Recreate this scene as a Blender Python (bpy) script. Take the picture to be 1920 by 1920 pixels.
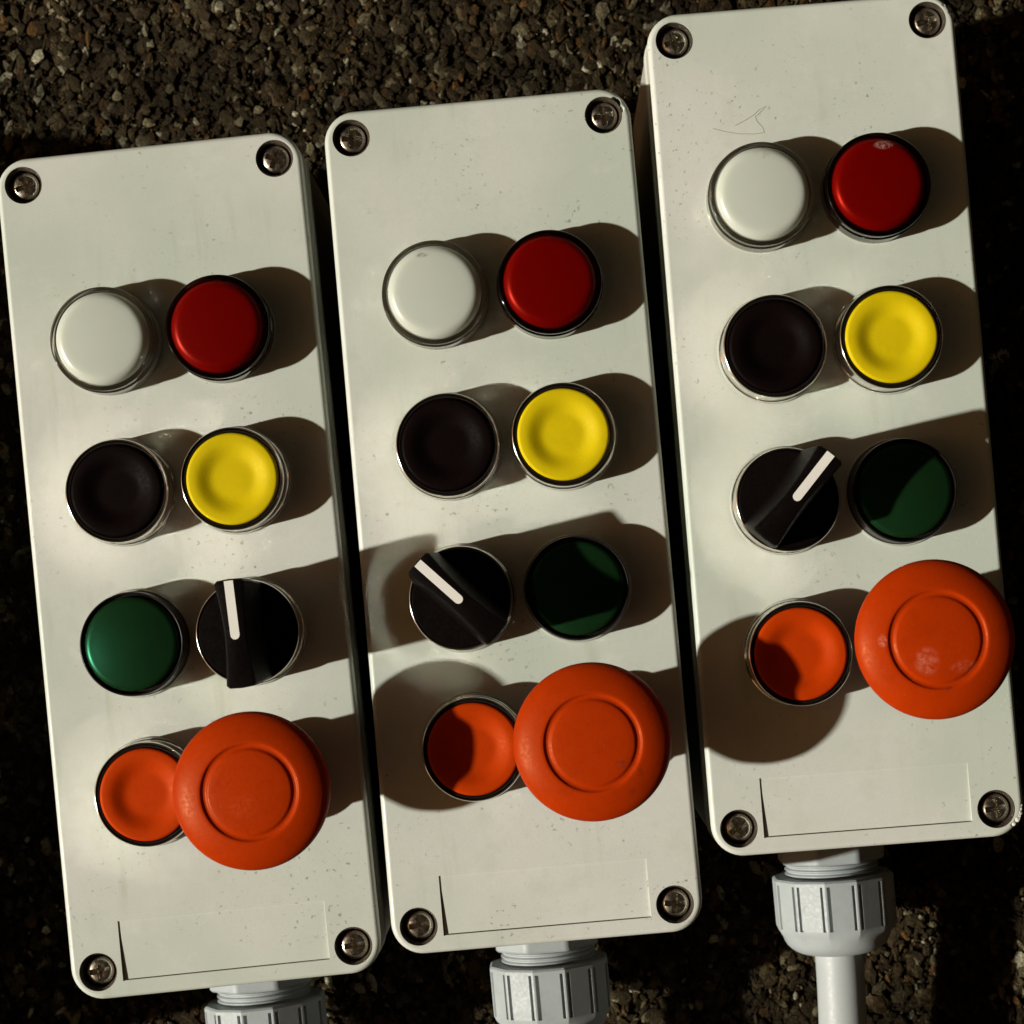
import bpy, bmesh, math, random
import numpy as np
from mathutils import Vector, Matrix, noise as mnoise

# ------------------------------------------------------------------ clear
for o in list(bpy.data.objects):
    bpy.data.objects.remove(o, do_unlink=True)
scene = bpy.context.scene
COL = scene.collection
MM = 0.001
H = 110.0                      # lid height above the asphalt in mm

# ------------------------------------------------------------------ camera
cam_d = bpy.data.cameras.new('camera')
cam = bpy.data.objects.new('camera', cam_d)
COL.objects.link(cam)
cam_d.sensor_width = 36.0
cam_d.lens = 3918.0 / 1920.0 * 36.0
cam_d.clip_start = 0.02
cam_d.clip_end = 200.0
tx, ty = 0.0406, 0.01546
R = Matrix.Rotation(ty, 3, 'Y') @ Matrix.Rotation(tx, 3, 'X')
cam.matrix_world = Matrix.Translation((0, 0, (H + 600.0) * MM)) @ R.to_4x4()
cam_d.dof.use_dof = True
cam_d.dof.focus_distance = 0.592
cam_d.dof.aperture_fstop = 28.0
scene.camera = cam

# ------------------------------------------------------------------ light
SUN_EL, SUN_AZ = math.radians(32.6), math.radians(14.5)
d = Vector((math.cos(SUN_EL) * math.cos(SUN_AZ), math.cos(SUN_EL) * math.sin(SUN_AZ), -math.sin(SUN_EL)))
sun_d = bpy.data.lights.new('sun', 'SUN')
sun_d.energy = 4.9
sun_d.angle = math.radians(1.4)
sun_d.color = (1.0, 0.965, 0.865)
sun = bpy.data.objects.new('sun', sun_d)
COL.objects.link(sun)
sun.rotation_euler = d.to_track_quat('-Z', 'Y').to_euler()
sun.location = (-1.0, -0.3, 1.5)

world = bpy.data.worlds.new('World')
scene.world = world
world.use_nodes = True
wn = world.node_tree
bg = wn.nodes['Background']
sky = wn.nodes.new('ShaderNodeTexSky')
sky.sky_type = 'NISHITA'
sky.sun_disc = False
sky.sun_elevation = SUN_EL
sky.sun_rotation = math.atan2(-d.x, -d.y)
sky.air_density = 0.35
sky.dust_density = 2.0
sky.ozone_density = 0.0
tint = wn.nodes.new('ShaderNodeMix'); tint.data_type = 'RGBA'; tint.blend_type = 'MULTIPLY'
tint.inputs[0].default_value = 1.0
tint.inputs[7].default_value = (0.74, 0.385, 0.14, 1)      # warm evening grade of the whole sky
wn.links.new(sky.outputs[0], tint.inputs[6])
wn.links.new(tint.outputs[2], bg.inputs[0])
bg.inputs[1].default_value = 0.05

vs = scene.view_settings
vs.view_transform = 'Standard'
vs.look = 'None'
vs.exposure = 0.0
vs.gamma = 1.0
vs.use_curve_mapping = False
scene.cycles.caustics_reflective = True
scene.cycles.blur_glossy = 0.0
scene.cycles.sample_clamp_indirect = 0.0

# ------------------------------------------------------------------ helpers
def link(o, parent=None, kind=None):
    COL.objects.link(o)
    if parent is not None:
        o.parent = parent
    if kind:
        o['kind'] = kind
    return o

def shade(me, ang=35.0):
    bm = bmesh.new(); bm.from_mesh(me)
    lim = math.radians(ang)
    for f in bm.faces: f.smooth = True
    for e in bm.edges:
        if len(e.link_faces) == 2:
            e.smooth = e.calc_face_angle(0.0) < lim
        else:
            e.smooth = False
    bm.to_mesh(me); bm.free()

def mesh(name, verts, faces, mat=None, ang=35.0):
    me = bpy.data.meshes.new(name)
    me.from_pydata([(x * MM, y * MM, z * MM) for x, y, z in verts], [], faces)
    me.update()
    bm = bmesh.new(); bm.from_mesh(me)
    bmesh.ops.recalc_face_normals(bm, faces=bm.faces)
    bm.to_mesh(me); bm.free()
    if ang: shade(me, ang)
    if mat: me.materials.append(mat)
    return me

def obj(name, me, parent=None, loc=(0, 0, 0), rz=0.0, kind=None):
    o = bpy.data.objects.new(name, me)
    link(o, parent, kind)
    o.location = (loc[0] * MM, loc[1] * MM, loc[2] * MM)
    o.rotation_euler = (0, 0, rz)
    return o

def loft(rings, cap0=True, cap1=True):
    n = len(rings[0]); v = []; f = []
    for r in rings: v += r
    for i in range(len(rings) - 1):
        for j in range(n):
            k = (j + 1) % n
            f.append((i * n + j, i * n + k, (i + 1) * n + k, (i + 1) * n + j))
    if cap0: f.append(tuple(reversed(range(n))))
    if cap1: f.append(tuple((len(rings) - 1) * n + j for j in range(n)))
    return v, f

def lathe(prof, seg=72):
    """profile (r, z) from bottom to top / outside in; r==0 ends become poles"""
    v = []; f = []; idx = []
    for r, z in prof:
        if r < 1e-6:
            idx.append([len(v)]); v.append((0, 0, z))
        else:
            base = len(v)
            for j in range(seg):
                a = 2 * math.pi * j / seg
                v.append((r * math.cos(a), r * math.sin(a), z))
            idx.append(list(range(base, base + seg)))
    for a, b in zip(idx[:-1], idx[1:]):
        if len(a) == 1 and len(b) == 1: continue
        for j in range(seg):
            k = (j + 1) % seg
            if len(a) == 1: f.append((a[0], b[k], b[j]))
            elif len(b) == 1: f.append((a[j], a[k], b[0]))
            else: f.append((a[j], a[k], b[k], b[j]))
    return v, f

def rrect(hx, hy, r, z, seg=10):
    pts = []
    for cx, cy, a0 in ((hx - r, hy - r, 0), (-hx + r, hy - r, 90), (-hx + r, -hy + r, 180), (hx - r, -hy + r, 270)):
        for i in range(seg + 1):
            a = math.radians(a0 + 90.0 * i / seg)
            pts.append((cx + r * math.cos(a), cy + r * math.sin(a), z))
    return pts

def fillet(r0, z0, r1, z1, n=6, convex=True):
    """quarter ellipse from (r0,z0) on the side up to (r1,z1) on the top"""
    out = []
    for i in range(n + 1):
        t = math.pi / 2 * i / n
        if convex: out.append((r1 + (r0 - r1) * math.cos(t), z0 + (z1 - z0) * math.sin(t)))
        else: out.append((r0 + (r1 - r0) * math.sin(t), z1 + (z0 - z1) * math.cos(t)))
    return out

# ------------------------------------------------------------------ materials
class NT:
    def __init__(s, name):
        s.m = bpy.data.materials.new(name); s.m.use_nodes = True
        s.t = s.m.node_tree; s.b = s.t.nodes['Principled BSDF']
    def n(s, typ, **kw):
        q = s.t.nodes.new(typ)
        for k, v in kw.items(): setattr(q, k, v)
        return q
    def l(s, a, b): s.t.links.new(a, b)
    def set(s, **kw):
        for k, v in kw.items(): s.b.inputs[k.replace('_', ' ')].default_value = v
    def coord(s, offset=True):
        tc = s.n('ShaderNodeTexCoord')
        if not offset: return tc.outputs['Object']
        oi = s.n('ShaderNodeObjectInfo')
        ad = s.n('ShaderNodeVectorMath', operation='ADD')
        ml = s.n('ShaderNodeVectorMath', operation='SCALE'); ml.inputs['Scale'].default_value = 3.7
        cb = s.n('ShaderNodeCombineXYZ')
        for i in range(3): s.l(oi.outputs['Random'], cb.inputs[i])
        s.l(cb.outputs[0], ml.inputs[0]); s.l(tc.outputs['Object'], ad.inputs[0]); s.l(ml.outputs[0], ad.inputs[1])
        return ad.outputs[0]
    def noise(s, vec, scale, detail=4, rough=0.55):
        q = s.n('ShaderNodeTexNoise'); q.inputs['Scale'].default_value = scale
        q.inputs['Detail'].default_value = detail; q.inputs['Roughness'].default_value = rough
        s.l(vec, q.inputs['Vector']); return q.outputs['Fac']
    def ramp(s, fac, lo, hi, a=0.0, b=1.0):
        q = s.n('ShaderNodeMapRange'); q.interpolation_type = 'SMOOTHSTEP'
        for k, v in (('From Min', lo), ('From Max', hi), ('To Min', a), ('To Max', b)): q.inputs[k].default_value = v
        s.l(fac, q.inputs['Value']); return q.outputs[0]
    def math(s, op, a, b):
        q = s.n('ShaderNodeMath', operation=op)
        for i, x in enumerate((a, b)):
            if isinstance(x, (int, float)): q.inputs[i].default_value = x
            else: s.l(x, q.inputs[i])
        return q.outputs[0]
    def mix(s, fac, a, b):
        q = s.n('ShaderNodeMix', data_type='RGBA')
        for i, x in ((0, fac), (6, a), (7, b)):
            if isinstance(x, (int, float)): q.inputs[i].default_value = x
            elif isinstance(x, tuple): q.inputs[i].default_value = x if len(x) == 4 else x + (1,)
            else: s.l(x, q.inputs[i])
        return q.outputs[2]
    def bump(s, h, dist, strength=1.0):
        q = s.n('ShaderNodeBump'); q.inputs['Distance'].default_value = dist; q.inputs['Strength'].default_value = strength
        s.l(h, q.inputs['Height']); s.l(q.outputs[0], s.b.inputs['Normal'])
    def spot(s, loc, size, nscale, lo=0.36, hi=0.72):
        """noise-broken smudge at loc (mm), radii size (mm)"""
        tc = s.n('ShaderNodeTexCoord')
        mp = s.n('ShaderNodeMapping', vector_type='TEXTURE')
        mp.inputs['Location'].default_value = tuple(c * MM for c in loc)
        mp.inputs['Scale'].default_value = tuple(c * MM for c in size)
        s.l(tc.outputs['Object'], mp.inputs['Vector'])
        ln = s.n('ShaderNodeVectorMath', operation='LENGTH'); s.l(mp.outputs[0], ln.inputs[0])
        m = s.ramp(ln.outputs['Value'], 1.0, 0.45)
        nz = s.ramp(s.noise(tc.outputs['Object'], nscale, 5, 0.65), lo, hi)
        return s.math('MULTIPLY', m, nz)

def plastic(name, base, rough=0.4, var=0.06, spec=0.5, sss=0.0, smudges=(), speck=True, bump=0.00003, coat=0.0, stint=None, rvar=1.0, wear=0.0):
    k = NT(name); v = k.coord()
    n1 = k.noise(v, 60, 5); n2 = k.noise(v, 900, 4, 0.6)
    f = k.ramp(n1, 0.3, 0.7)
    hi = tuple(min(1, c * (1 + var)) for c in base); lo = tuple(c * (1 - var) for c in base)
    c = k.mix(f, lo, hi)
    if speck:
        sp = k.ramp(k.noise(v, 1500, 2), 0.72, 0.78, 0, 0.45)
        c = k.mix(sp, c, tuple(x * 0.45 for x in base))
    if wear:
        w1 = k.math('MULTIPLY', k.ramp(k.noise(v, 190, 6, 0.7), 0.46, 0.72), wear)
        c = k.mix(k.math('MULTIPLY', w1, 0.5), c, tuple(x * 0.62 for x in base))
        w2 = k.ramp(k.noise(v, 1100, 5, 0.7), 0.60, 0.74, 0, 0.22 * wear)
        c = k.mix(w2, c, tuple(min(1, x * 0.9 + 0.16) for x in base))
    for loc, size, nsc, col, st in smudges:
        c = k.mix(k.math('MULTIPLY', k.spot(loc, size, nsc), st), c, col)
    k.l(c, k.b.inputs['Base Color'])
    k.l(k.ramp(n2, 0.3, 0.7, rough - 0.07 * rvar, rough + 0.09 * rvar), k.b.inputs['Roughness'])
    k.set(Specular_IOR_Level=spec)
    if stint: k.set(Specular_Tint=stint + (1,))
    if coat: k.set(Coat_Weight=coat, Coat_Roughness=0.12)
    if sss:
        k.set(Subsurface_Weight=sss, Subsurface_Scale=0.004)
        k.b.inputs['Subsurface Radius'].default_value = (1.0, 0.9, 0.7)
    k.bump(n2, bump)
    return k.m

def metal(name, base, rough, bsc=700, bd=0.00004, spread=0.08):
    k = NT(name); v = k.coord()
    n = k.noise(v, bsc, 4); n2 = k.noise(v, 150, 4)
    k.l(k.mix(k.ramp(n2, 0.35, 0.7), tuple(c * 0.8 for c in base), base), k.b.inputs['Base Color'])
    k.l(k.ramp(n, 0.3, 0.7, rough - spread * 0.5, rough + spread), k.b.inputs['Roughness'])
    k.set(Metallic=1.0)
    k.bump(n, bd)
    return k.m

def lid_material():
    k = NT('aged_grey_abs'); v = k.coord()
    big = k.noise(v, 15, 3); mid = k.noise(v, 120, 6, 0.6); fine = k.noise(v, 2600, 3)
    c = k.mix(k.ramp(big, 0.3, 0.7), (0.50, 0.552, 0.475), (0.63, 0.64, 0.592))
    c = k.mix(k.ramp(mid, 0.45, 0.75, 0, 0.45), c, (0.47, 0.515, 0.43))
    c = k.mix(k.ramp(fine, 0.35, 0.65, 0, 0.16), c, (0.42, 0.43, 0.36))
    # grime flecks, only in some areas
    area = k.ramp(k.noise(v, 45, 3), 0.47, 0.64)
    fl = k.ramp(k.noise(v, 700, 3), 0.62, 0.72)
    c = k.mix(k.math('MULTIPLY', k.math('MULTIPLY', area, fl), 0.85), c, (0.24, 0.25, 0.19))
    # faint run-down stains along the box and rubbed pale patches
    ms = k.n('ShaderNodeMapping'); ms.inputs['Scale'].default_value = (160, 14, 14); k.l(v, ms.inputs['Vector'])
    st = k.math('MULTIPLY', k.ramp(k.noise(ms.outputs[0], 1.0, 4, 0.6), 0.52, 0.74), k.ramp(k.noise(v, 26, 2), 0.45, 0.62))
    c = k.mix(k.math('MULTIPLY', st, 0.45), c, (0.38, 0.41, 0.32))
    c = k.mix(k.ramp(k.noise(v, 75, 6, 0.7), 0.56, 0.76, 0, 0.35), c, (0.68, 0.68, 0.63))
    # sparse dark specks
    vo = k.n('ShaderNodeTexVoronoi'); vo.inputs['Scale'].default_value = 75; k.l(v, vo.inputs['Vector'])
    pick = k.ramp(k.noise(v, 60, 2), 0.55, 0.6)
    sp = k.math('MULTIPLY', k.ramp(vo.outputs['Distance'], 0.045, 0.02), pick)
    c = k.mix(k.math('MULTIPLY', sp, 0.7), c, (0.16, 0.17, 0.10))
    # thin hairline scratches
    mp = k.n('ShaderNodeMapping'); mp.inputs['Rotation'].default_value = (0, 0, 0.7)
    mp.inputs['Scale'].default_value = (2200, 60, 60); k.l(v, mp.inputs['Vector'])
    sc = k.ramp(k.noise(mp.outputs[0], 1.0, 2), 0.74, 0.80, 0, 0.25)
    c = k.mix(sc, c, (0.66, 0.65, 0.58))
    k.l(c, k.b.inputs['Base Color'])
    k.l(k.ramp(mid, 0.3, 0.7, 0.36, 0.52), k.b.inputs['Roughness'])
    k.set(Specular_IOR_Level=0.45)
    h = k.math('ADD', k.math('MULTIPLY', fine, 0.10), k.math('MULTIPLY', big, 1.0))
    k.bump(h, 0.00022)
    return k.m

M = {}
M['lid'] = lid_material()
M['base'] = plastic('grey_base_plastic', (0.52, 0.52, 0.45), 0.5, 0.06)
M['gland'] = plastic('cool_grey_nylon', (0.36, 0.395, 0.40), 0.5, 0.06, 0.3, wear=0.5)
M['cable'] = plastic('grey_pvc_sheath', (0.38, 0.41, 0.41), 0.45, 0.05, 0.35)
M['chrome'] = metal('chromed_bezel', (0.84, 0.81, 0.74), 0.125, 420, 0.000022, 0.05)
M['zinc'] = metal('tarnished_screw_steel', (0.80, 0.77, 0.66), 0.22, 900, 0.000012)
M['yellow'] = plastic('yellow_cap_plastic', (0.60, 0.455, 0.003), 0.5, 0.04, 0.16, stint=(1.0, 0.85, 0.4), wear=0.3)
M['black'] = plastic('black_cap_plastic', (0.0035, 0.0015, 0.0015), 0.55, 0.2, 0.035)
M['knob'] = plastic('black_knob_plastic', (0.0035, 0.0022, 0.002), 0.45, 0.2, 0.06)
M['orange'] = plastic('orange_red_cap_plastic', (0.45, 0.036, 0.0006), 0.5, 0.04, 0.14, stint=(1.0, 0.55, 0.25), wear=0.4)
M['shade_grime'] = plastic('hole_shade_and_grime', (0.045, 0.032, 0.02), 0.6, 0.3)  # dark tone stands for shade in the screw hole plus some dirt
M['holder'] = plastic('lamp_holder_plastic', (0.30, 0.30, 0.25), 0.45, 0.1)
M['pointer'] = plastic('white_pointer_plastic', (0.78, 0.76, 0.70), 0.4, 0.03)
M['collar'] = plastic('dark_collar_plastic', (0.008, 0.006, 0.005), 0.35, 0.1, 0.25)
M['shim'] = plastic('grey_seal_ring', (0.40, 0.41, 0.36), 0.5, 0.05)

def glassy(name, col, rough=0.05, trans=1.0):
    k = NT(name); k.set(Base_Color=col + (1,), Roughness=rough, Transmission_Weight=trans, IOR=1.46)
    v = k.coord(); k.bump(k.noise(v, 300, 2), 0.00003)
    return k.m
M['clear'] = glassy('clear_acrylic', (0.93, 0.94, 0.90))
M['redsleeve'] = glassy('dark_red_acrylic', (0.16, 0.03, 0.025))
M['greensleeve'] = glassy('dark_green_acrylic', (0.02, 0.05, 0.03), 0.1, 0.6)

WHITE = (0.525, 0.56, 0.49); RED = (0.125, 0.0006, 0.0002); GREEN = (0.006, 0.023, 0.006); MUSH = (0.38, 0.028, 0.0004)
def lens(kind, tag, smudges=()):
    base, ro, ss = {'white': (WHITE, 0.3, 0.6), 'red': (RED, 0.36, 0.8), 'green': (GREEN, 0.34, 0.8)}[kind]
    return plastic('%s_lens_%s' % (kind, tag), base, ro, 0.012, {'white': 0.5, 'red': 0.55, 'green': 0.42}[kind], ss, smudges, speck=False, bump=0.0000015, rvar=0.12,
                   stint={'white': None, 'red': (1.0, 0.05, 0.02), 'green': (0.10, 1.0, 0.55)}[kind])

# ------------------------------------------------------------------ shared part meshes
def bool_apply(o, cutters, extra=None):
    for c in cutters:
        md = o.modifiers.new('cut', 'BOOLEAN'); md.operation = 'DIFFERENCE'; md.solver = 'EXACT'; md.object = c
    if extra: extra(o)
    dg = bpy.context.evaluated_depsgraph_get(); dg.update()
    me = bpy.data.meshes.new_from_object(o.evaluated_get(dg))
    me.name = o.data.name
    for c in cutters:
        cm = c.data; bpy.data.objects.remove(c, do_unlink=True); bpy.data.meshes.remove(cm)
    o.modifiers.clear(); o.data = me
    return me

def cutter(v, f, loc=(0, 0, 0), rz=0.0):
    return obj('cutter', mesh('cutter', v, f, None, None), None, loc, rz)

def box_vf(x0, x1, y0, y1, z0, z1):
    return ([(x, y, z) for z in (z0, z1) for x, y in ((x0, y0), (x1, y0), (x1, y1), (x0, y1))],
            [(3, 2, 1, 0), (4, 5, 6, 7), (0, 1, 5, 4), (1, 2, 6, 5), (2, 3, 7, 6), (3, 0, 4, 7)])

LX, LY = 44.6, 121.8           # lid half sizes
SX, SY = 36.7, 113.9           # screw positions
XL, XR = -16.2, 16.8
ROWS = (65.5, 21.9, -21.7, -64.3)

def blob(r, seed, sq=(1, 1, 1)):
    bm = bmesh.new(); bmesh.ops.create_icosphere(bm, subdivisions=2, radius=r)
    v = []
    for q in bm.verts:
        p = q.co.normalized()
        s = 1 + 0.35 * mnoise.noise(p * 2.3 + Vector((seed, 0, 0)))
        v.append((q.co.x * s * sq[0], q.co.y * s * sq[1], q.co.z * s * sq[2]))
    f = [tuple(x.index for x in fc.verts) for fc in bm.faces]; bm.free()
    return v, f

def make_lid(idx):
    rings = []
    rings.append(rrect(LX - 0.7, LY - 0.7, 8.6, -11.0))
    rings.append(rrect(LX, LY, 9.2, -1.7))
    for i in range(1, 7):
        t = math.pi / 2 * i / 6
        ins = 1.6 * (1 - math.cos(t)); z = -1.7 + 1.7 * math.sin(t)
        rings.append(rrect(LX - ins, LY - ins, 9.2 - ins, z))
    v, f = loft(rings)
    o = obj('lid', mesh('lid', v, f, M['lid'], None))
    cuts = []
    for sx in (-1, 1):
        for sy in (-1, 1):
            cv, cf = lathe([(0, -6.2), (5.4, -6.2), (5.45, 3), (0, 3)], 40)
            cuts.append(cutter(cv, cf, (sx * SX, sy * SY, 0)))
    # nameplate recess: shallow at its top edge, deeper below
    x0, x1, y0, y1 = -29.6, 29.6, -117.0, -100.3
    rv = [(x0, y0, -0.95), (x1, y0, -0.95), (x1, y1, -0.16), (x0, y1, -0.16), (x0, y0, 3), (x1, y0, 3), (x1, y1, 3), (x0, y1, 3)]
    rf = [(3, 2, 1, 0), (4, 5, 6, 7), (0, 1, 5, 4), (1, 2, 6, 5), (2, 3, 7, 6), (3, 0, 4, 7)]
    cuts.append(cutter(rv, rf))
    # a deeper slot along the left end of the recess
    cuts.append(cutter(*box_vf(x0 - 0.2, x0 + 0.35, y0 - 0.1, y1 + 0.2, -1.2, 2.8)))
    if idx == 2:       # broken-out rim of one screw hole
        cv, cf = lathe([(0, -5), (1.6, -5), (1.9, 2), (0, 2)], 14)
        cuts.append(cutter(cv, cf, (SX + 3.6, SY + 3.3, 0)))
        cuts.append(cutter(*blob(1.3, 4), loc=(SX + 5.0, SY + 1.2, 0.2)))
    if idx == 3:       # chipped corners
        for (x, y, r, s) in ((LX - 0.9, -LY + 5.6, 1.2, 1), (LX - 3.4, -LY + 2.9, 1.1, 2), (LX - 0.2, -LY + 9.0, 1.0, 3), (LX - 2.0, -LY + 4.1, 1.3, 8),
                             (LX - 0.9, LY - 6.2, 1.1, 5), (LX - 2.4, LY - 3.7, 1.1, 6), (LX - 0.1, LY - 11.0, 1.0, 7)):
            cuts.append(cutter(*blob(r, s * 3.1), loc=(x, y, 0.5)))
    def extra(o):
        b = o.modifiers.new('soft', 'BEVEL'); b.width = 0.22 * MM; b.segments = 2; b.limit_method = 'ANGLE'; b.angle_limit = math.radians(40)
        b.use_clamp_overlap = True
    me = bool_apply(o, cuts, extra)
    shade(me, 40)
    w = o.modifiers.new('weighted', 'WEIGHTED_NORMAL'); w.keep_sharp = True; w.weight = 80
    return o

def base_mesh():
    rings = [rrect(LX - 1.2, LY - 1.2, 8.5, -H + 0.0), rrect(LX - 0.4, LY - 0.4, 9.2, -H + 1.4),
             rrect(LX - 0.1, LY - 0.1, 9.3, -18.5), rrect(LX + 0.25, LY + 0.25, 9.5, -18.0), rrect(LX + 0.25, LY + 0.25, 9.5, -14.2), rrect(LX - 0.2, LY - 0.2, 9.1, -13.6),
             rrect(LX - 2.2, LY - 2.2, 7.4, -13.5), rrect(LX - 2.2, LY - 2.2, 7.4, -11.15)]
    return mesh('base_box', *loft(rings), M['base'], 40)

# screw with a cross recess
def screw_mesh(slotted):
    prof = [(0, -6.0), (4.15, -6.0), (4.15, -2.6)] + fillet(4.15, -2.6, 1.2, -1.1, 8) + [(0, -0.95)]
    o = obj('screw', mesh('screw', *lathe(prof, 40), M['zinc'], None))
    w = 0.82
    cuts = [cutter(*box_vf(-2.9, 2.9, -w, w, -3.2, 0)), cutter(*box_vf(-w * 0.96, w * 0.96, -2.85, 2.85, -3.25, 0.1)),
            cutter(*lathe([(0, -4.6), (0.6, -4.6), (1.75, -1.2), (0, -1.2)], 16))]
    if slotted: cuts.append(cutter(*box_vf(-5, 5, -0.5, 0.5, -2.5, 0.2)))
    me = bool_apply(o, cuts, lambda q: None)
    shade(me, 32)
    bpy.data.objects.remove(o, do_unlink=True)
    return me
HOLE_SHADE = mesh('hole_shade_ring', *lathe([(4.5, -6.1), (5.38, -6.1), (5.38, -0.55), (5.2, -0.45), (4.9, -0.9), (4.5, -3.4), (4.5, -6.1)], 40), M['shade_grime'], 38)  # added ring, its dark colour paints the shaded gap round the screw
SCREW = [screw_mesh(False), screw_mesh(False)]

BH = 10.3                      # button bezel height
def bezel_mesh(mat, name='bezel'):
    prof = [(0, 0), (15.0, 0), (15.05, 1.0), (14.8, 1.25), (14.8, BH - 1.6)] + fillet(14.8, BH - 1.2, 14.4, BH - 0.1, 6) + [(14.25, BH - 0.15), (14.1, BH - 0.8), (14.1, BH - 2.2), (0, BH - 2.2)]
    return mesh(name, *lathe(prof, 96), mat, 38)
INNER = mesh('inner_ring', *lathe([(13.15, BH - 2.15), (14.05, BH - 2.15), (14.05, BH - 0.75), (13.8, BH - 0.45), (13.4, BH - 0.5), (13.15, BH - 0.9), (13.15, BH - 2.15)], 80), M['collar'], 38)
def shim_mesh():
    return mesh('seal_ring', *lathe([(0, 0), (15.5, 0), (15.6, 0.5), (15.3, 0.95), (0, 0.95)], 72), M['shim'], 38)
def cap_mesh(mat):
    top = BH + 0.35
    prof = [(0, BH - 2.6), (13.1, BH - 2.6), (13.1, top - 0.9)] + fillet(13.1, top - 0.9, 12.1, top, 6)
    for i in range(1, 15):
        r = 12.1 * (1 - i / 14.0)
        t = min(1, max(0, (11.0 - r) / 5.6)); s = t * t * (3 - 2 * t)
        prof.append((r, top - 1.75 * s))
    prof[-1] = (0, prof[-1][1])
    return mesh('button_cap', *lathe(prof, 96), mat, 50)
LH = 12.4                      # lamp height
def lens_mesh(mat, r=13.3, top=LH, z0=1.0, edge=3.4, crown=0.45):
    prof = [(0, z0), (r, z0), (r, top - edge)]
    for i in range(1, 9):
        t = math.pi / 2 * i / 9
        prof.append((r - edge * 0.9 * (1 - math.cos(t)), top - edge + (edge - crown) * math.sin(t)))
    r1, z1 = prof[-1]
    for i in range(1, 9):
        q = r1 * (1 - i / 8.0)
        prof.append((q, z1 + (top - z1) * (1 - (q / r1) ** 2)))
    return mesh('lens', *lathe(prof, 96), mat, 60)
def sleeve_mesh(mat, top, r0=13.5, r1=15.25):
    prof = [(r0, 1.0), (r1, 1.0), (r1 - 0.05, top - 4.6), (r1 - 0.35, top - 4.3), (r1 - 0.35, top - 1.2)] + fillet(r1 - 0.35, top - 1.2, r1 - 0.9, top - 0.5, 5) + [(r0 + 0.2, top - 0.5), (r0, top - 0.9), (r0, 1.0)]
    return mesh('clear_sleeve', *lathe(prof, 96), mat, 38)
def lamp_collar_mesh():
    return mesh('indicator_lamp', *lathe([(0, 0), (15.3, 0), (15.35, 0.7), (15.1, 0.98), (0, 0.98)], 72), M['holder'], 38)

BEZEL = bezel_mesh(M['chrome'], 'push_button')
BEZEL_S = bezel_mesh(M['chrome'], 'selector_switch')
CAPS = {c: cap_mesh(M[c]) for c in ('black', 'yellow', 'orange')}
SHIM = shim_mesh()
COLLAR = lamp_collar_mesh()
SLEEVE_W = sleeve_mesh(M['clear'], LH - 1.7)
SLEEVE_R = sleeve_mesh(M['redsleeve'], LH - 1.7)
BEZEL_G = bezel_mesh(M['collar'], 'indicator_button')

# selector knob: waisted bar with a flat top
def knob_mesh():
    def outline(tip, mid, L, z, n=12):
        pts = []
        def hw(y):
            t = abs(y) / L
            return mid + (tip - mid) * (t ** 1.6)
        ys = [L * (-1 + 2 * i / n) for i in range(n + 1)]
        yc = [y * 0.93 for y in ys]
        right = [(hw(y), y, z) for y in yc]
        top_end = [(hw(yc[-1]) * 0.8, L * 0.985, z), (0.0, L, z), (-hw(yc[-1]) * 0.8, L * 0.985, z)]
        left = [(-hw(y), y, z) for y in reversed(yc)]
        bot_end = [(-hw(yc[-1]) * 0.8, -L * 0.985, z), (0.0, -L, z), (hw(yc[-1]) * 0.8, -L * 0.985, z)]
        return right + top_end + left + bot_end
    rings = [outline(5.6, 5.8, 14.0, BH - 2.4), outline(5.4, 5.4, 14.2, 14), outline(4.9, 4.2, 14.7, 23), outline(4.3, 3.1, 14.95, 32.6),
             outline(4.15, 2.95, 14.85, 33.4), outline(3.9, 2.7, 14.6, 33.9), outline(3.6, 2.4, 14.3, 34.0)]
    return mesh('knob', *loft(rings), M['knob'], 32)
KNOB = knob_mesh()
def pointer_mesh():
    pts = [(1.25, 14.4), (-1.25, 14.4)]
    for i in range(9):
        a = math.pi + math.pi * i / 8
        pts.append((1.25 * math.cos(a), -0.4 + 1.25 * math.sin(a)))
    up = [(x, y, 34.06) for x, y in pts]; dn = [(x, y, 33.2) for x, y in pts]
    return mesh('pointer_line', *loft([dn, up]), M['pointer'], 30)
POINTER = pointer_mesh()
DISC = mesh('knob_disc', *lathe([(0, BH - 2.5), (14.0, BH - 2.5), (14.0, BH - 0.6), (13.6, BH - 0.2), (0, BH - 0.2)], 72), M['knob'], 38)

# emergency stop
def estop_stem():
    prof = [(0, 0), (15.6, 0), (15.7, 1.6), (15.3, 2.2), (14.6, 2.4), (14.6, 9.0), (14.0, 9.6), (12.4, 9.8), (12.4, 22), (13.0, 24), (14.0, 29.5), (14.0, 35.5), (0, 35.5)]
    return mesh('emergency_stop_button', *lathe(prof, 72), M['collar'], 38)
def estop_head(mat):
    prof = [(0, 27.5), (16.9, 27.5), (19.0, 28.6), (20.6, 30.2), (21.35, 31.9), (21.45, 32.9), (21.3, 33.8), (20.6, 34.8)]
    prof += [(19.2, 35.7), (17.6, 36.55), (15.8, 37.2), (14.2, 37.62), (13.5, 37.75)]
    prof += [(13.25, 37.7), (13.05, 37.5), (12.8, 37.3), (12.45, 37.22), (12.1, 37.22), (11.75, 37.32), (11.5, 37.55), (11.2, 37.78), (10.8, 37.9)]
    prof += [(9, 38.1), (6.5, 38.35), (3.5, 38.5), (0, 38.55)]
    return mesh('mushroom_head', *lathe(prof, 128), mat, 70)
STEM = estop_stem()

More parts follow.
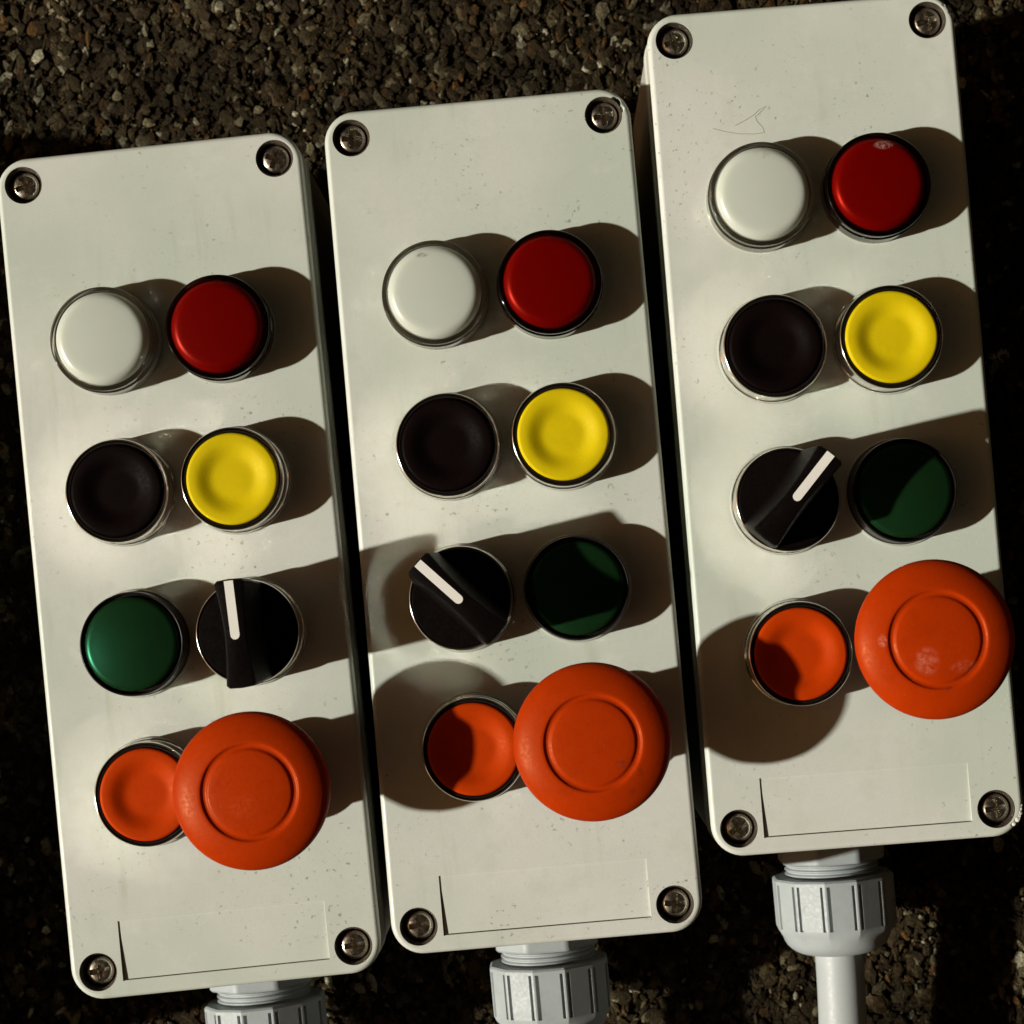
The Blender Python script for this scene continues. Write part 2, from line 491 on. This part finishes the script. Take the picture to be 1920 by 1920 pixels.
# cable gland, axis along -y starting at the wall
def ngon_ring(fr, y, n):
    out = []
    for j in range(n):
        a = 2 * math.pi * j / n
        r = fr(a); out.append((r * math.sin(a), y, r * math.cos(a)))
    return out
def gland_meshes():
    def hexr(R0):
        def fr(a):
            b = (a + math.pi / 8) % (2 * math.pi / 8) - math.pi / 8
            return min(R0 * math.cos(math.pi / 8) / math.cos(b), R0 * 0.985)
        return fr
    n = 160
    rings = []
    for R0, y in ((17.0, 0.5), (17.6, -0.2), (17.6, -12.2), (17.0, -12.8)):
        rings.append(ngon_ring(hexr(R0), y, n))
    y = -12.8
    while y > -19.0:                                  # visible screw thread
        rings.append(ngon_ring(lambda a: 14.2, y, n)); rings.append(ngon_ring(lambda a: 15.0, y - 0.45, n))
        rings.append(ngon_ring(lambda a: 15.0, y - 0.75, n)); rings.append(ngon_ring(lambda a: 14.2, y - 1.2, n)); y -= 1.5
    v, f = loft(rings)
    body = mesh('cable_gland', v, f, M['gland'], 30)
    NF = 12
    def nut(R0, groove):
        def fr(a):
            seg = 2 * math.pi / NF
            b = (a + seg / 2) % seg - seg / 2
            r = R0 * math.cos(seg / 2) / math.cos(b) + 0.15
            if groove:
                e = seg / 2 - abs(b)                   # angular distance from the corner
                if 0.030 < e < 0.085: r -= 0.95
            return r
        return fr
    n = 720
    rings = [ngon_ring(nut(14.5, False), -17.4, n), ngon_ring(nut(18.7, False), -17.4, n), ngon_ring(nut(19.3, False), -18.0, n), ngon_ring(nut(19.3, False), -19.0, n),
             ngon_ring(nut(19.3, True), -19.1, n), ngon_ring(nut(19.2, True), -32.9, n), ngon_ring(nut(19.2, False), -33.0, n), ngon_ring(nut(18.6, False), -34.6, n)]
    for i in range(1, 9):
        t = math.pi / 2 * i / 8
        rings.append(ngon_ring(lambda a, t=t: 9.4 + 8.0 * math.cos(t), -34.8 - 7.4 * math.sin(t), n))
    rings.append(ngon_ring(lambda a: 8.3, -42.0, n))
    v, f = loft(rings)
    nutm = mesh('locking_nut', v, f, M['gland'], 28)
    return body, nutm
GBODY, GNUT = gland_meshes()
def arc_mark():
    # raised moulded marks on the gland body facet
    v = []; f = []
    for k, x0 in enumerate((-3.0, 0.6)):
        pts = []
        for i in range(9):
            a = math.radians(-65 + 130 * i / 8)
            pts.append((x0 + 1.6 * math.cos(a), -6.0 + 3.0 * math.sin(a)))
        b = len(v)
        for (x, y) in pts: v += [(x - 0.2, y, 16.1), (x + 0.2, y, 16.1), (x + 0.2, y, 16.75), (x - 0.2, y, 16.75)]
        for i in range(8):
            for j in range(4):
                q = (j + 1) % 4
                f.append((b + i * 4 + j, b + i * 4 + q, b + (i + 1) * 4 + q, b + (i + 1) * 4 + j))
        f.append((b, b + 1, b + 2, b + 3)); f.append((b + 35, b + 34, b + 33, b + 32))
    return mesh('moulded_mark', v, f, M['gland'], 40)
ARC = arc_mark()

def tube(path, r, seg=20):
    rings = []
    for i, p in enumerate(path):
        a = Vector(path[max(0, i - 1)]); b = Vector(path[min(len(path) - 1, i + 1)])
        t = (b - a).normalized(); up = Vector((0, 0, 1))
        s = t.cross(up)
        if s.length < 1e-4: s = Vector((1, 0, 0))
        s.normalize(); u = s.cross(t)
        rings.append([tuple(Vector(p) + s * (r * math.cos(2 * math.pi * j / seg)) + u * (r * math.sin(2 * math.pi * j / seg))) for j in range(seg)])
    return loft(rings)
def bez(P, n):
    out = []
    for i in range(n + 1):
        t = i / n; pts = [Vector(p) for p in P]
        while len(pts) > 1: pts = [a.lerp(b, t) for a, b in zip(pts[:-1], pts[1:])]
        out.append(tuple(pts[0]))
    return out

BASE = base_mesh()

# ------------------------------------------------------------------ the ground
GZ = -1.6
def ground_material(chips=False):
    k = NT('asphalt_chips' if chips else 'asphalt'); v = k.coord(False)
    if chips:
        at = k.n('ShaderNodeAttribute'); at.attribute_name = 'tint'
        n = k.ramp(k.noise(v, 1500, 4, 0.65), 0.3, 0.75, 0.25, 1.35)
        n = k.math('MULTIPLY', n, k.ramp(k.noise(v, 32, 4, 0.6), 0.36, 0.66, 0.22, 1.15))
        mx = k.n('ShaderNodeVectorMath', operation='SCALE'); k.l(at.outputs['Color'], mx.inputs[0]); k.l(n, mx.inputs['Scale'])
        k.l(mx.outputs[0], k.b.inputs['Base Color'])
        k.l(k.ramp(k.noise(v, 900, 2), 0.35, 0.65, 0.28, 0.65), k.b.inputs['Roughness'])
        k.set(Specular_IOR_Level=0.22, Specular_Tint=(1.0, 0.78, 0.5, 1))
        k.bump(k.noise(v, 1300, 5, 0.7), 0.0008)
    else:
        a = k.noise(v, 420, 6, 0.7)
        c = k.mix(k.ramp(a, 0.4, 0.68), (0.004, 0.003, 0.0016), (0.03, 0.021, 0.011))
        k.l(c, k.b.inputs['Base Color']); k.set(Roughness=0.6, Specular_IOR_Level=0.15, Specular_Tint=(1.0, 0.75, 0.45, 1))
        k.bump(k.math('ADD', a, k.noise(v, 130, 5)), 0.004)
    return k.m
M['asphalt'] = ground_material(); M['chips'] = ground_material(True)
gm = bpy.data.meshes.new('asphalt_ground')
G = 40.0
gm.from_pydata([(-G, -G, GZ * MM), (G, -G, GZ * MM), (G, G, GZ * MM), (-G, G, GZ * MM)], [], [(0, 1, 2, 3)])
gm.materials.append(M['asphalt'])
ground = bpy.data.objects.new('asphalt_ground', gm)
link(ground, None, 'structure')
ground['label'] = 'dark brown rough asphalt with exposed stone chips under the boxes'
ground['category'] = 'ground'

STATIONS = {1: (-102.85, 9.94, 0.104), 2: (-9.36, 22.68, 0.088), 3: (83.21, 50.35, 0.078), 4: (-260.0, -45.0, -0.02), 5: (-362.0, -3.0, -0.10)}  # last two boxes are unseen, added for the shade they cast
def under_box(x, y, m):
    for k, (bx, by, t) in STATIONS.items():
        c, s = math.cos(t), math.sin(t)
        u = c * (x - bx) + s * (y - by); v = -s * (x - bx) + c * (y - by)
        if abs(u) < LX + 1 - m and abs(v) < LY + 1 - m: return True
    return False

PAL = [(0.036, 0.025, 0.012)] * 8 + [(0.022, 0.015, 0.008)] * 8 + [(0.060, 0.044, 0.021)] * 4 + [(0.095, 0.076, 0.040)] * 2 + \
      [(0.19, 0.165, 0.095)] * 3 + [(0.11, 0.055, 0.017)] * 2 + [(0.42, 0.39, 0.27)]
def chip_protos(n, sub, seed):
    out = []
    for i in range(n):
        bm = bmesh.new(); bmesh.ops.create_icosphere(bm, subdivisions=sub, radius=1.0)
        q = Vector((seed + i * 5.3, i * 1.7, 0.3))
        for w in bm.verts:
            p = w.co.normalized()
            w.co = p * (1 + 0.55 * mnoise.noise(p * 1.5 + q) + 0.22 * mnoise.noise(p * 3.6 + q))
        for k in range(5):                             # knock flat fracture planes into it
            nrm = (mnoise.random_unit_vector() if k else Vector((0.1 * i % 1 - 0.4, 0.25, 1))).normalized()
            dd = 0.62 + 0.09 * k
            for w in bm.verts:
                h = w.co.dot(nrm) - dd
                if h > 0: w.co -= nrm * h
        vv = np.array([w.co[:] for w in bm.verts], dtype=np.float64)
        ff = np.array([[x.index for x in fc.verts] for fc in bm.faces], dtype=np.int64)
        bm.free(); out.append((vv, ff))
    return out
mnoise.seed_set(7)
rng = np.random.default_rng(11)
def chips_mesh(name, n, rect, rlo, rhi, sub, power):
    protos = chip_protos(14, sub, 2.0)
    V = []; F = []; C = []; off = 0
    done = 0
    pal = np.array(PAL)
    while done < n:
        x = rng.uniform(rect[0], rect[1]); y = rng.uniform(rect[2], rect[3]); done += 1
        r = rlo + (rhi - rlo) * rng.random() ** power
        if under_box(x, y, 12): continue
        vv, ff = protos[rng.integers(len(protos))]
        a = rng.normal(0, 0.75); ca, sa = math.cos(a), math.sin(a)
        sx, sy, sz = rng.uniform(0.45, 1.1), rng.uniform(0.7, 1.9), rng.uniform(0.5, 1.1)
        tl = rng.uniform(-0.5, 0.5); ct, st = math.cos(tl), math.sin(tl)
        P = vv * np.array([sx, sy, sz]) * r
        P = np.stack([P[:, 0], ct * P[:, 1] - st * P[:, 2], st * P[:, 1] + ct * P[:, 2]], 1)
        P = np.stack([ca * P[:, 0] - sa * P[:, 1], sa * P[:, 0] + ca * P[:, 1], P[:, 2]], 1)
        zt = P[:, 2].max()
        P += np.array([x, y, min(GZ + rng.uniform(0.1, 1.0) * r, 0.35 - zt)])
        V.append(P * MM); F.append(ff + off); off += len(vv)
        c = pal[rng.integers(len(pal))] * rng.uniform(0.6, 1.35)
        C.append(np.tile(np.append(c, 1.0), (len(vv), 1)))
    V = np.concatenate(V); F = np.concatenate(F); C = np.concatenate(C)
    me = bpy.data.meshes.new(name)
    me.vertices.add(len(V)); me.vertices.foreach_set('co', V.ravel())
    me.loops.add(F.size); me.loops.foreach_set('vertex_index', F.ravel().astype(np.int32))
    me.polygons.add(len(F)); me.polygons.foreach_set('loop_start', np.arange(0, F.size, 3, dtype=np.int32))
    me.update(); me.validate()
    at = me.color_attributes.new('tint', 'FLOAT_COLOR', 'POINT'); at.data.foreach_set('color', C.ravel())
    me.materials.append(M['chips'])
    me.shade_flat()
    return me
cm = chips_mesh('stone_chips', 42000, (-190, 190, -165, 215), 0.5, 2.9, 1, 2.1)
obj('stone_chips', cm, ground, kind='stuff')
cm = chips_mesh('fine_grit', 45000, (-185, 185, -160, 210), 0.22, 0.7, 1, 1.2)
obj('fine_grit', cm, ground, kind='stuff')

# larger stones, each its own object
big = []
for i, (vv, ff) in enumerate(chip_protos(9, 2, 40.0)):
    c = [(0.045, 0.031, 0.015), (0.030, 0.021, 0.010), (0.055, 0.037, 0.017), (0.075, 0.060, 0.033), (0.034, 0.022, 0.011),
         (0.046, 0.033, 0.017), (0.024, 0.017, 0.009), (0.13, 0.115, 0.07), (0.06, 0.04, 0.018)][i]
    me = mesh('stone', [tuple(p) for p in vv], [tuple(map(int, q)) for q in ff], M['chips'], 25)
    at = me.color_attributes.new('tint', 'FLOAT_COLOR', 'POINT')
    at.data.foreach_set('color', np.tile(np.array(c + (1,)), (len(me.vertices), 1)).ravel())
    big.append(me)
rs = random.Random(5)
cnt = 0; spots = []
while cnt < 230:
    x = rs.uniform(-175, 175); y = rs.uniform(-150, 205)
    if rs.random() < 0.72: y = rs.uniform(120, 205)     # the strip of asphalt that shows
    r = 1.9 + 2.6 * rs.random() ** 2.2
    if under_box(x, y, -2.5): continue
    if any((x - a) ** 2 + (y - b) ** 2 < (r + q) ** 2 for a, b, q in spots): continue
    spots.append((x, y, r)); cnt += 1
    o = obj('stone', rs.choice(big), ground, (x, y, 0), rs.uniform(0, 6.28))
    sz = r * rs.uniform(0.35, 0.55)
    o.scale = (r * rs.uniform(0.8, 1.25), r * rs.uniform(0.7, 1.1), sz)
    o.location.z = min(GZ + sz * 0.35, 0.45 - sz * 0.75) * MM

# ------------------------------------------------------------------ the control boxes
CABLE_PATHS = {
    1: [(0, -40, -77), (0, -75, -77), (6, -120, -84), (10, -170, -101), (30, -240, -101.8), (60, -330, -101.8)],
    2: [(0, -40, -77), (0, -75, -77), (4, -120, -84), (8, -170, -101), (20, -240, -101.8), (40, -350, -101.8)],
    3: [(0, -40, -77), (0.5, -62, -77), (-3, -100, -77), (-4, -150, -92), (0, -220, -101.8), (20, -380, -101.8)],
    4: [(0, -40, -77), (0, -75, -77), (-4, -120, -84), (-8, -170, -101), (-20, -240, -101.8), (-30, -330, -101.8)]}
CABLE_PATHS[5] = CABLE_PATHS[4]
LABELS = {
    1: 'pale grey push button control box with green lamp beside an upright-pointing black selector',
    2: 'pale grey control box between two others, black selector pointing away from its dark green lamp',
    3: 'pale grey control box with chipped corners, pencil scribble and selector turned toward its green lamp',
    4: 'pale grey control box added out of view to cast shade on the left ground',
    5: 'pale grey control box added out of view to shade the upper left ground strip'}
SEL = {1: ('right', 1.5), 2: ('left', 43.5), 3: ('left', -42.5), 4: ('left', 0.0), 5: ('left', 40.0)}
SCR = {1: (20, -25, 4, 2), 2: (-4, 8, 3, -8), 3: (15, 14, 28, 5), 4: (0, 30, 60, 10), 5: (12, 40, 5, 70)}

def station(k):
    x, y, t = STATIONS[k]
    e = bpy.data.objects.new('control_box', None); link(e)
    e.empty_display_size = 0.03
    e.location = (x * MM, y * MM, 0); e.rotation_euler = (0, 0, t)
    e['label'] = LABELS[k]; e['category'] = 'control box'; e['group'] = 'push button control boxes lying on asphalt'
    def at(u, v, z=0): return (u, v, H + z)
    lid = make_lid(k); lid.parent = e; lid.location = (0, 0, H * MM)
    obj('base_box', BASE, e, at(0, 0))
    i = 0
    for sy in (1, -1):
        for sx in (-1, 1):
            q = obj('screw', SCREW[(i + k) % 2], e, at(sx * SX, sy * SY, (0.1, -0.5, 0.25, -0.2, -0.35, 0.15)[(i * 5 + k * 3) % 6]), math.radians(SCR[k][i])); i += 1
            obj('hole_shade_ring', HOLE_SHADE, q)
    def push(u, v, col, lab):
        p = obj('push_button', BEZEL, e, at(u, v), rng.uniform(0, 6)); p['label'] = lab
        obj('button_cap', CAPS[col], p); obj('inner_ring', INNER, p); obj('seal_ring', SHIM, p)
    def lamp(u, v, kind, smudge=()):
        p = obj('indicator_lamp', COLLAR, e, at(u, v)); p['label'] = 'round %s indicator lamp' % kind
        obj('lens', lens_mesh(lens(kind, k, smudge)), p)
        obj('clear_sleeve', SLEEVE_W if kind == 'white' else SLEEVE_R, p)
    def green(u, v):
        p = obj('indicator_lamp', BEZEL_G, e, at(u, v)); p['label'] = 'low green indicator lamp in black rim'
        obj('lens', lens_mesh(lens('green', k), 13.4, BH + 1.7, BH - 2.6, 2.8, 1.2), p); obj('seal_ring', SHIM, p)
    def selector(u, v, deg):
        p = obj('selector_switch', BEZEL_S, e, at(u, v), math.radians(deg)); p['label'] = 'black rotary selector with white pointer line'
        obj('knob_disc', DISC, p); obj('knob', KNOB, p); obj('pointer_line', POINTER, p); obj('seal_ring', SHIM, p)
    sm_w = {2: [((-2.5, 10.6, LH - 0.5), (2.4, 1.0, 3), 900, (0.18, 0.17, 0.13), 0.8)], 3: [((0.5, 10.8, LH - 0.6), (3.2, 2.0, 3), 700, (0.30, 0.30, 0.25), 0.5)]}.get(k, [])
    sm_r = {3: [((2.2, 10.9, LH - 0.5), (3.4, 1.7, 3), 1300, (0.55, 0.38, 0.33), 0.75)]}.get(k, [])
    lamp(XL, ROWS[0], 'white', sm_w); lamp(XR, ROWS[0], 'red', sm_r)
    push(XL, ROWS[1], 'black', 'black push button with chrome rim'); push(XR, ROWS[1], 'yellow', 'yellow push button with chrome rim')
    side, deg = SEL[k]
    if side == 'right': green(XL, ROWS[2]); selector(XR, ROWS[2], deg)
    else: selector(XL, ROWS[2], deg); green(XR, ROWS[2])
    push(XL, ROWS[3] - (0, 0, 1.0, 0, 0)[k - 1], 'orange', 'orange-red push button with chrome rim')
    es = obj('emergency_stop_button', STEM, e, at(XR + (0.2, 0.0, -0.3, 0.1, 0.0)[k - 1], ROWS[3] + (-0.2, 0.8, 1.1, 0, 0)[k - 1]), 0); es['label'] = 'large orange-red mushroom emergency stop button'
    sm = {2: [((7.0, -6.2, 38.2), (2.0, 1.4, 3), 500, (0.10, 0.03, 0.015), 0.85), ((12.0, -9.2, 37), (1.2, 2.2, 4), 700, (0.12, 0.02, 0.01), 0.6), ((9.5, -14.0, 36.5), (1.8, 1.2, 4), 600, (0.14, 0.02, 0.01), 0.5)],
          3: [((-3.5, -5.5, 38.2), (4.0, 4.5, 3), 500, (0.70, 0.30, 0.20), 0.38), ((6.0, -7.5, 38), (4.5, 2.2, 4), 700, (0.65, 0.22, 0.13), 0.25), ((-14.6, 0.8, 37.2), (1.5, 2.2, 4), 600, (0.75, 0.4, 0.28), 0.45),
              ((2.0, -13.2, 37.4), (1.6, 0.9, 4), 500, (0.16, 0.02, 0.008), 0.8)],
          1: [((-2.0, -3.5, 38.4), (5.0, 4.0, 3), 700, (0.60, 0.09, 0.03), 0.25)]}.get(k, [])
    mh = obj('mushroom_head', estop_head(plastic('mushroom_plastic_%d' % k, MUSH, 0.42, 0.04, 0.18, 0.0, sm, speck=False, stint=(1.0, 0.55, 0.25), wear=0.5)), es)
    mh.location.z = (0.0, 0.6, 4.5, 0.0, 0.0)[k - 1] * MM
    g = obj('cable_gland', GBODY, e, at(-1.7, -LY - 0.2, -77))
    obj('locking_nut', GNUT, g); obj('moulded_mark', ARC, g)
    base_y = -LY - 0.2
    path = [(px, py + base_y, pz) for px, py, pz in bez(CABLE_PATHS[k], 40)]
    zz = []
    for (px, py, pz) in path: zz.append((px, py, max(pz, -H + 7.9)))
    obj('cable', mesh('cable', *tube(zz, 7.7, 28), M['cable'], 40), e, at(-1.7, 0))
    if k == 3:
        bv = []; bf = []
        for (ba, br, bs) in ((-6, 0.5, 3.3), (-20, 0.8, 8.1), (-33, 0.9, 5.7), (-45, 0.6, 9.4), (-13, 0.6, 2.2), (-27, 0.7, 6.1)):
            bx = LX - 9.2 + 8.35 * math.cos(math.radians(ba)); by = -LY + 9.2 + 8.35 * math.sin(math.radians(ba))
            cv, cf = blob(br, bs, (1, 1, 0.5)); o0 = len(bv)
            bv += [(x_ + bx, y_ + by, z_ - 0.45) for x_, y_, z_ in cv]; bf += [tuple(q_ + o0 for q_ in fc) for fc in cf]
        bu = obj('chipped_edge', mesh('chipped_edge', bv, bf, plastic('fractured_white_plastic', (0.74, 0.73, 0.66), 0.4, 0.1, bump=0.0004), 20), e, at(0, 0))
        bu['label'] = 'rough whitened chip at the lid corner'
        pm = plastic('pencil_graphite', (0.30, 0.31, 0.26), 0.6, 0.1)
        pts = [(-24.5, 83.6), (-21, 82.4), (-17, 81.4), (-12.6, 81.0), (-9.8, 81.2), (-10.2, 82.8), (-11.6, 84.6), (-12.0, 86.0), (-10.4, 87.2), (-8.6, 88.9), (-10.8, 87.9), (-12.3, 86.6), (-15, 85.2), (-18.0, 83.9)]
        vv, ff = tube([(a - 3.2, b + 3.8, 0.0) for a, b in pts], 0.09, 6)
        pmk = obj('pencil_mark', mesh('pencil_mark', vv, ff, pm, 60), e, at(0, 0)); pmk['label'] = 'thin grey scribbled pencil line on the lid'
    return e

for k in (1, 2, 3, 4, 5):
    station(k)
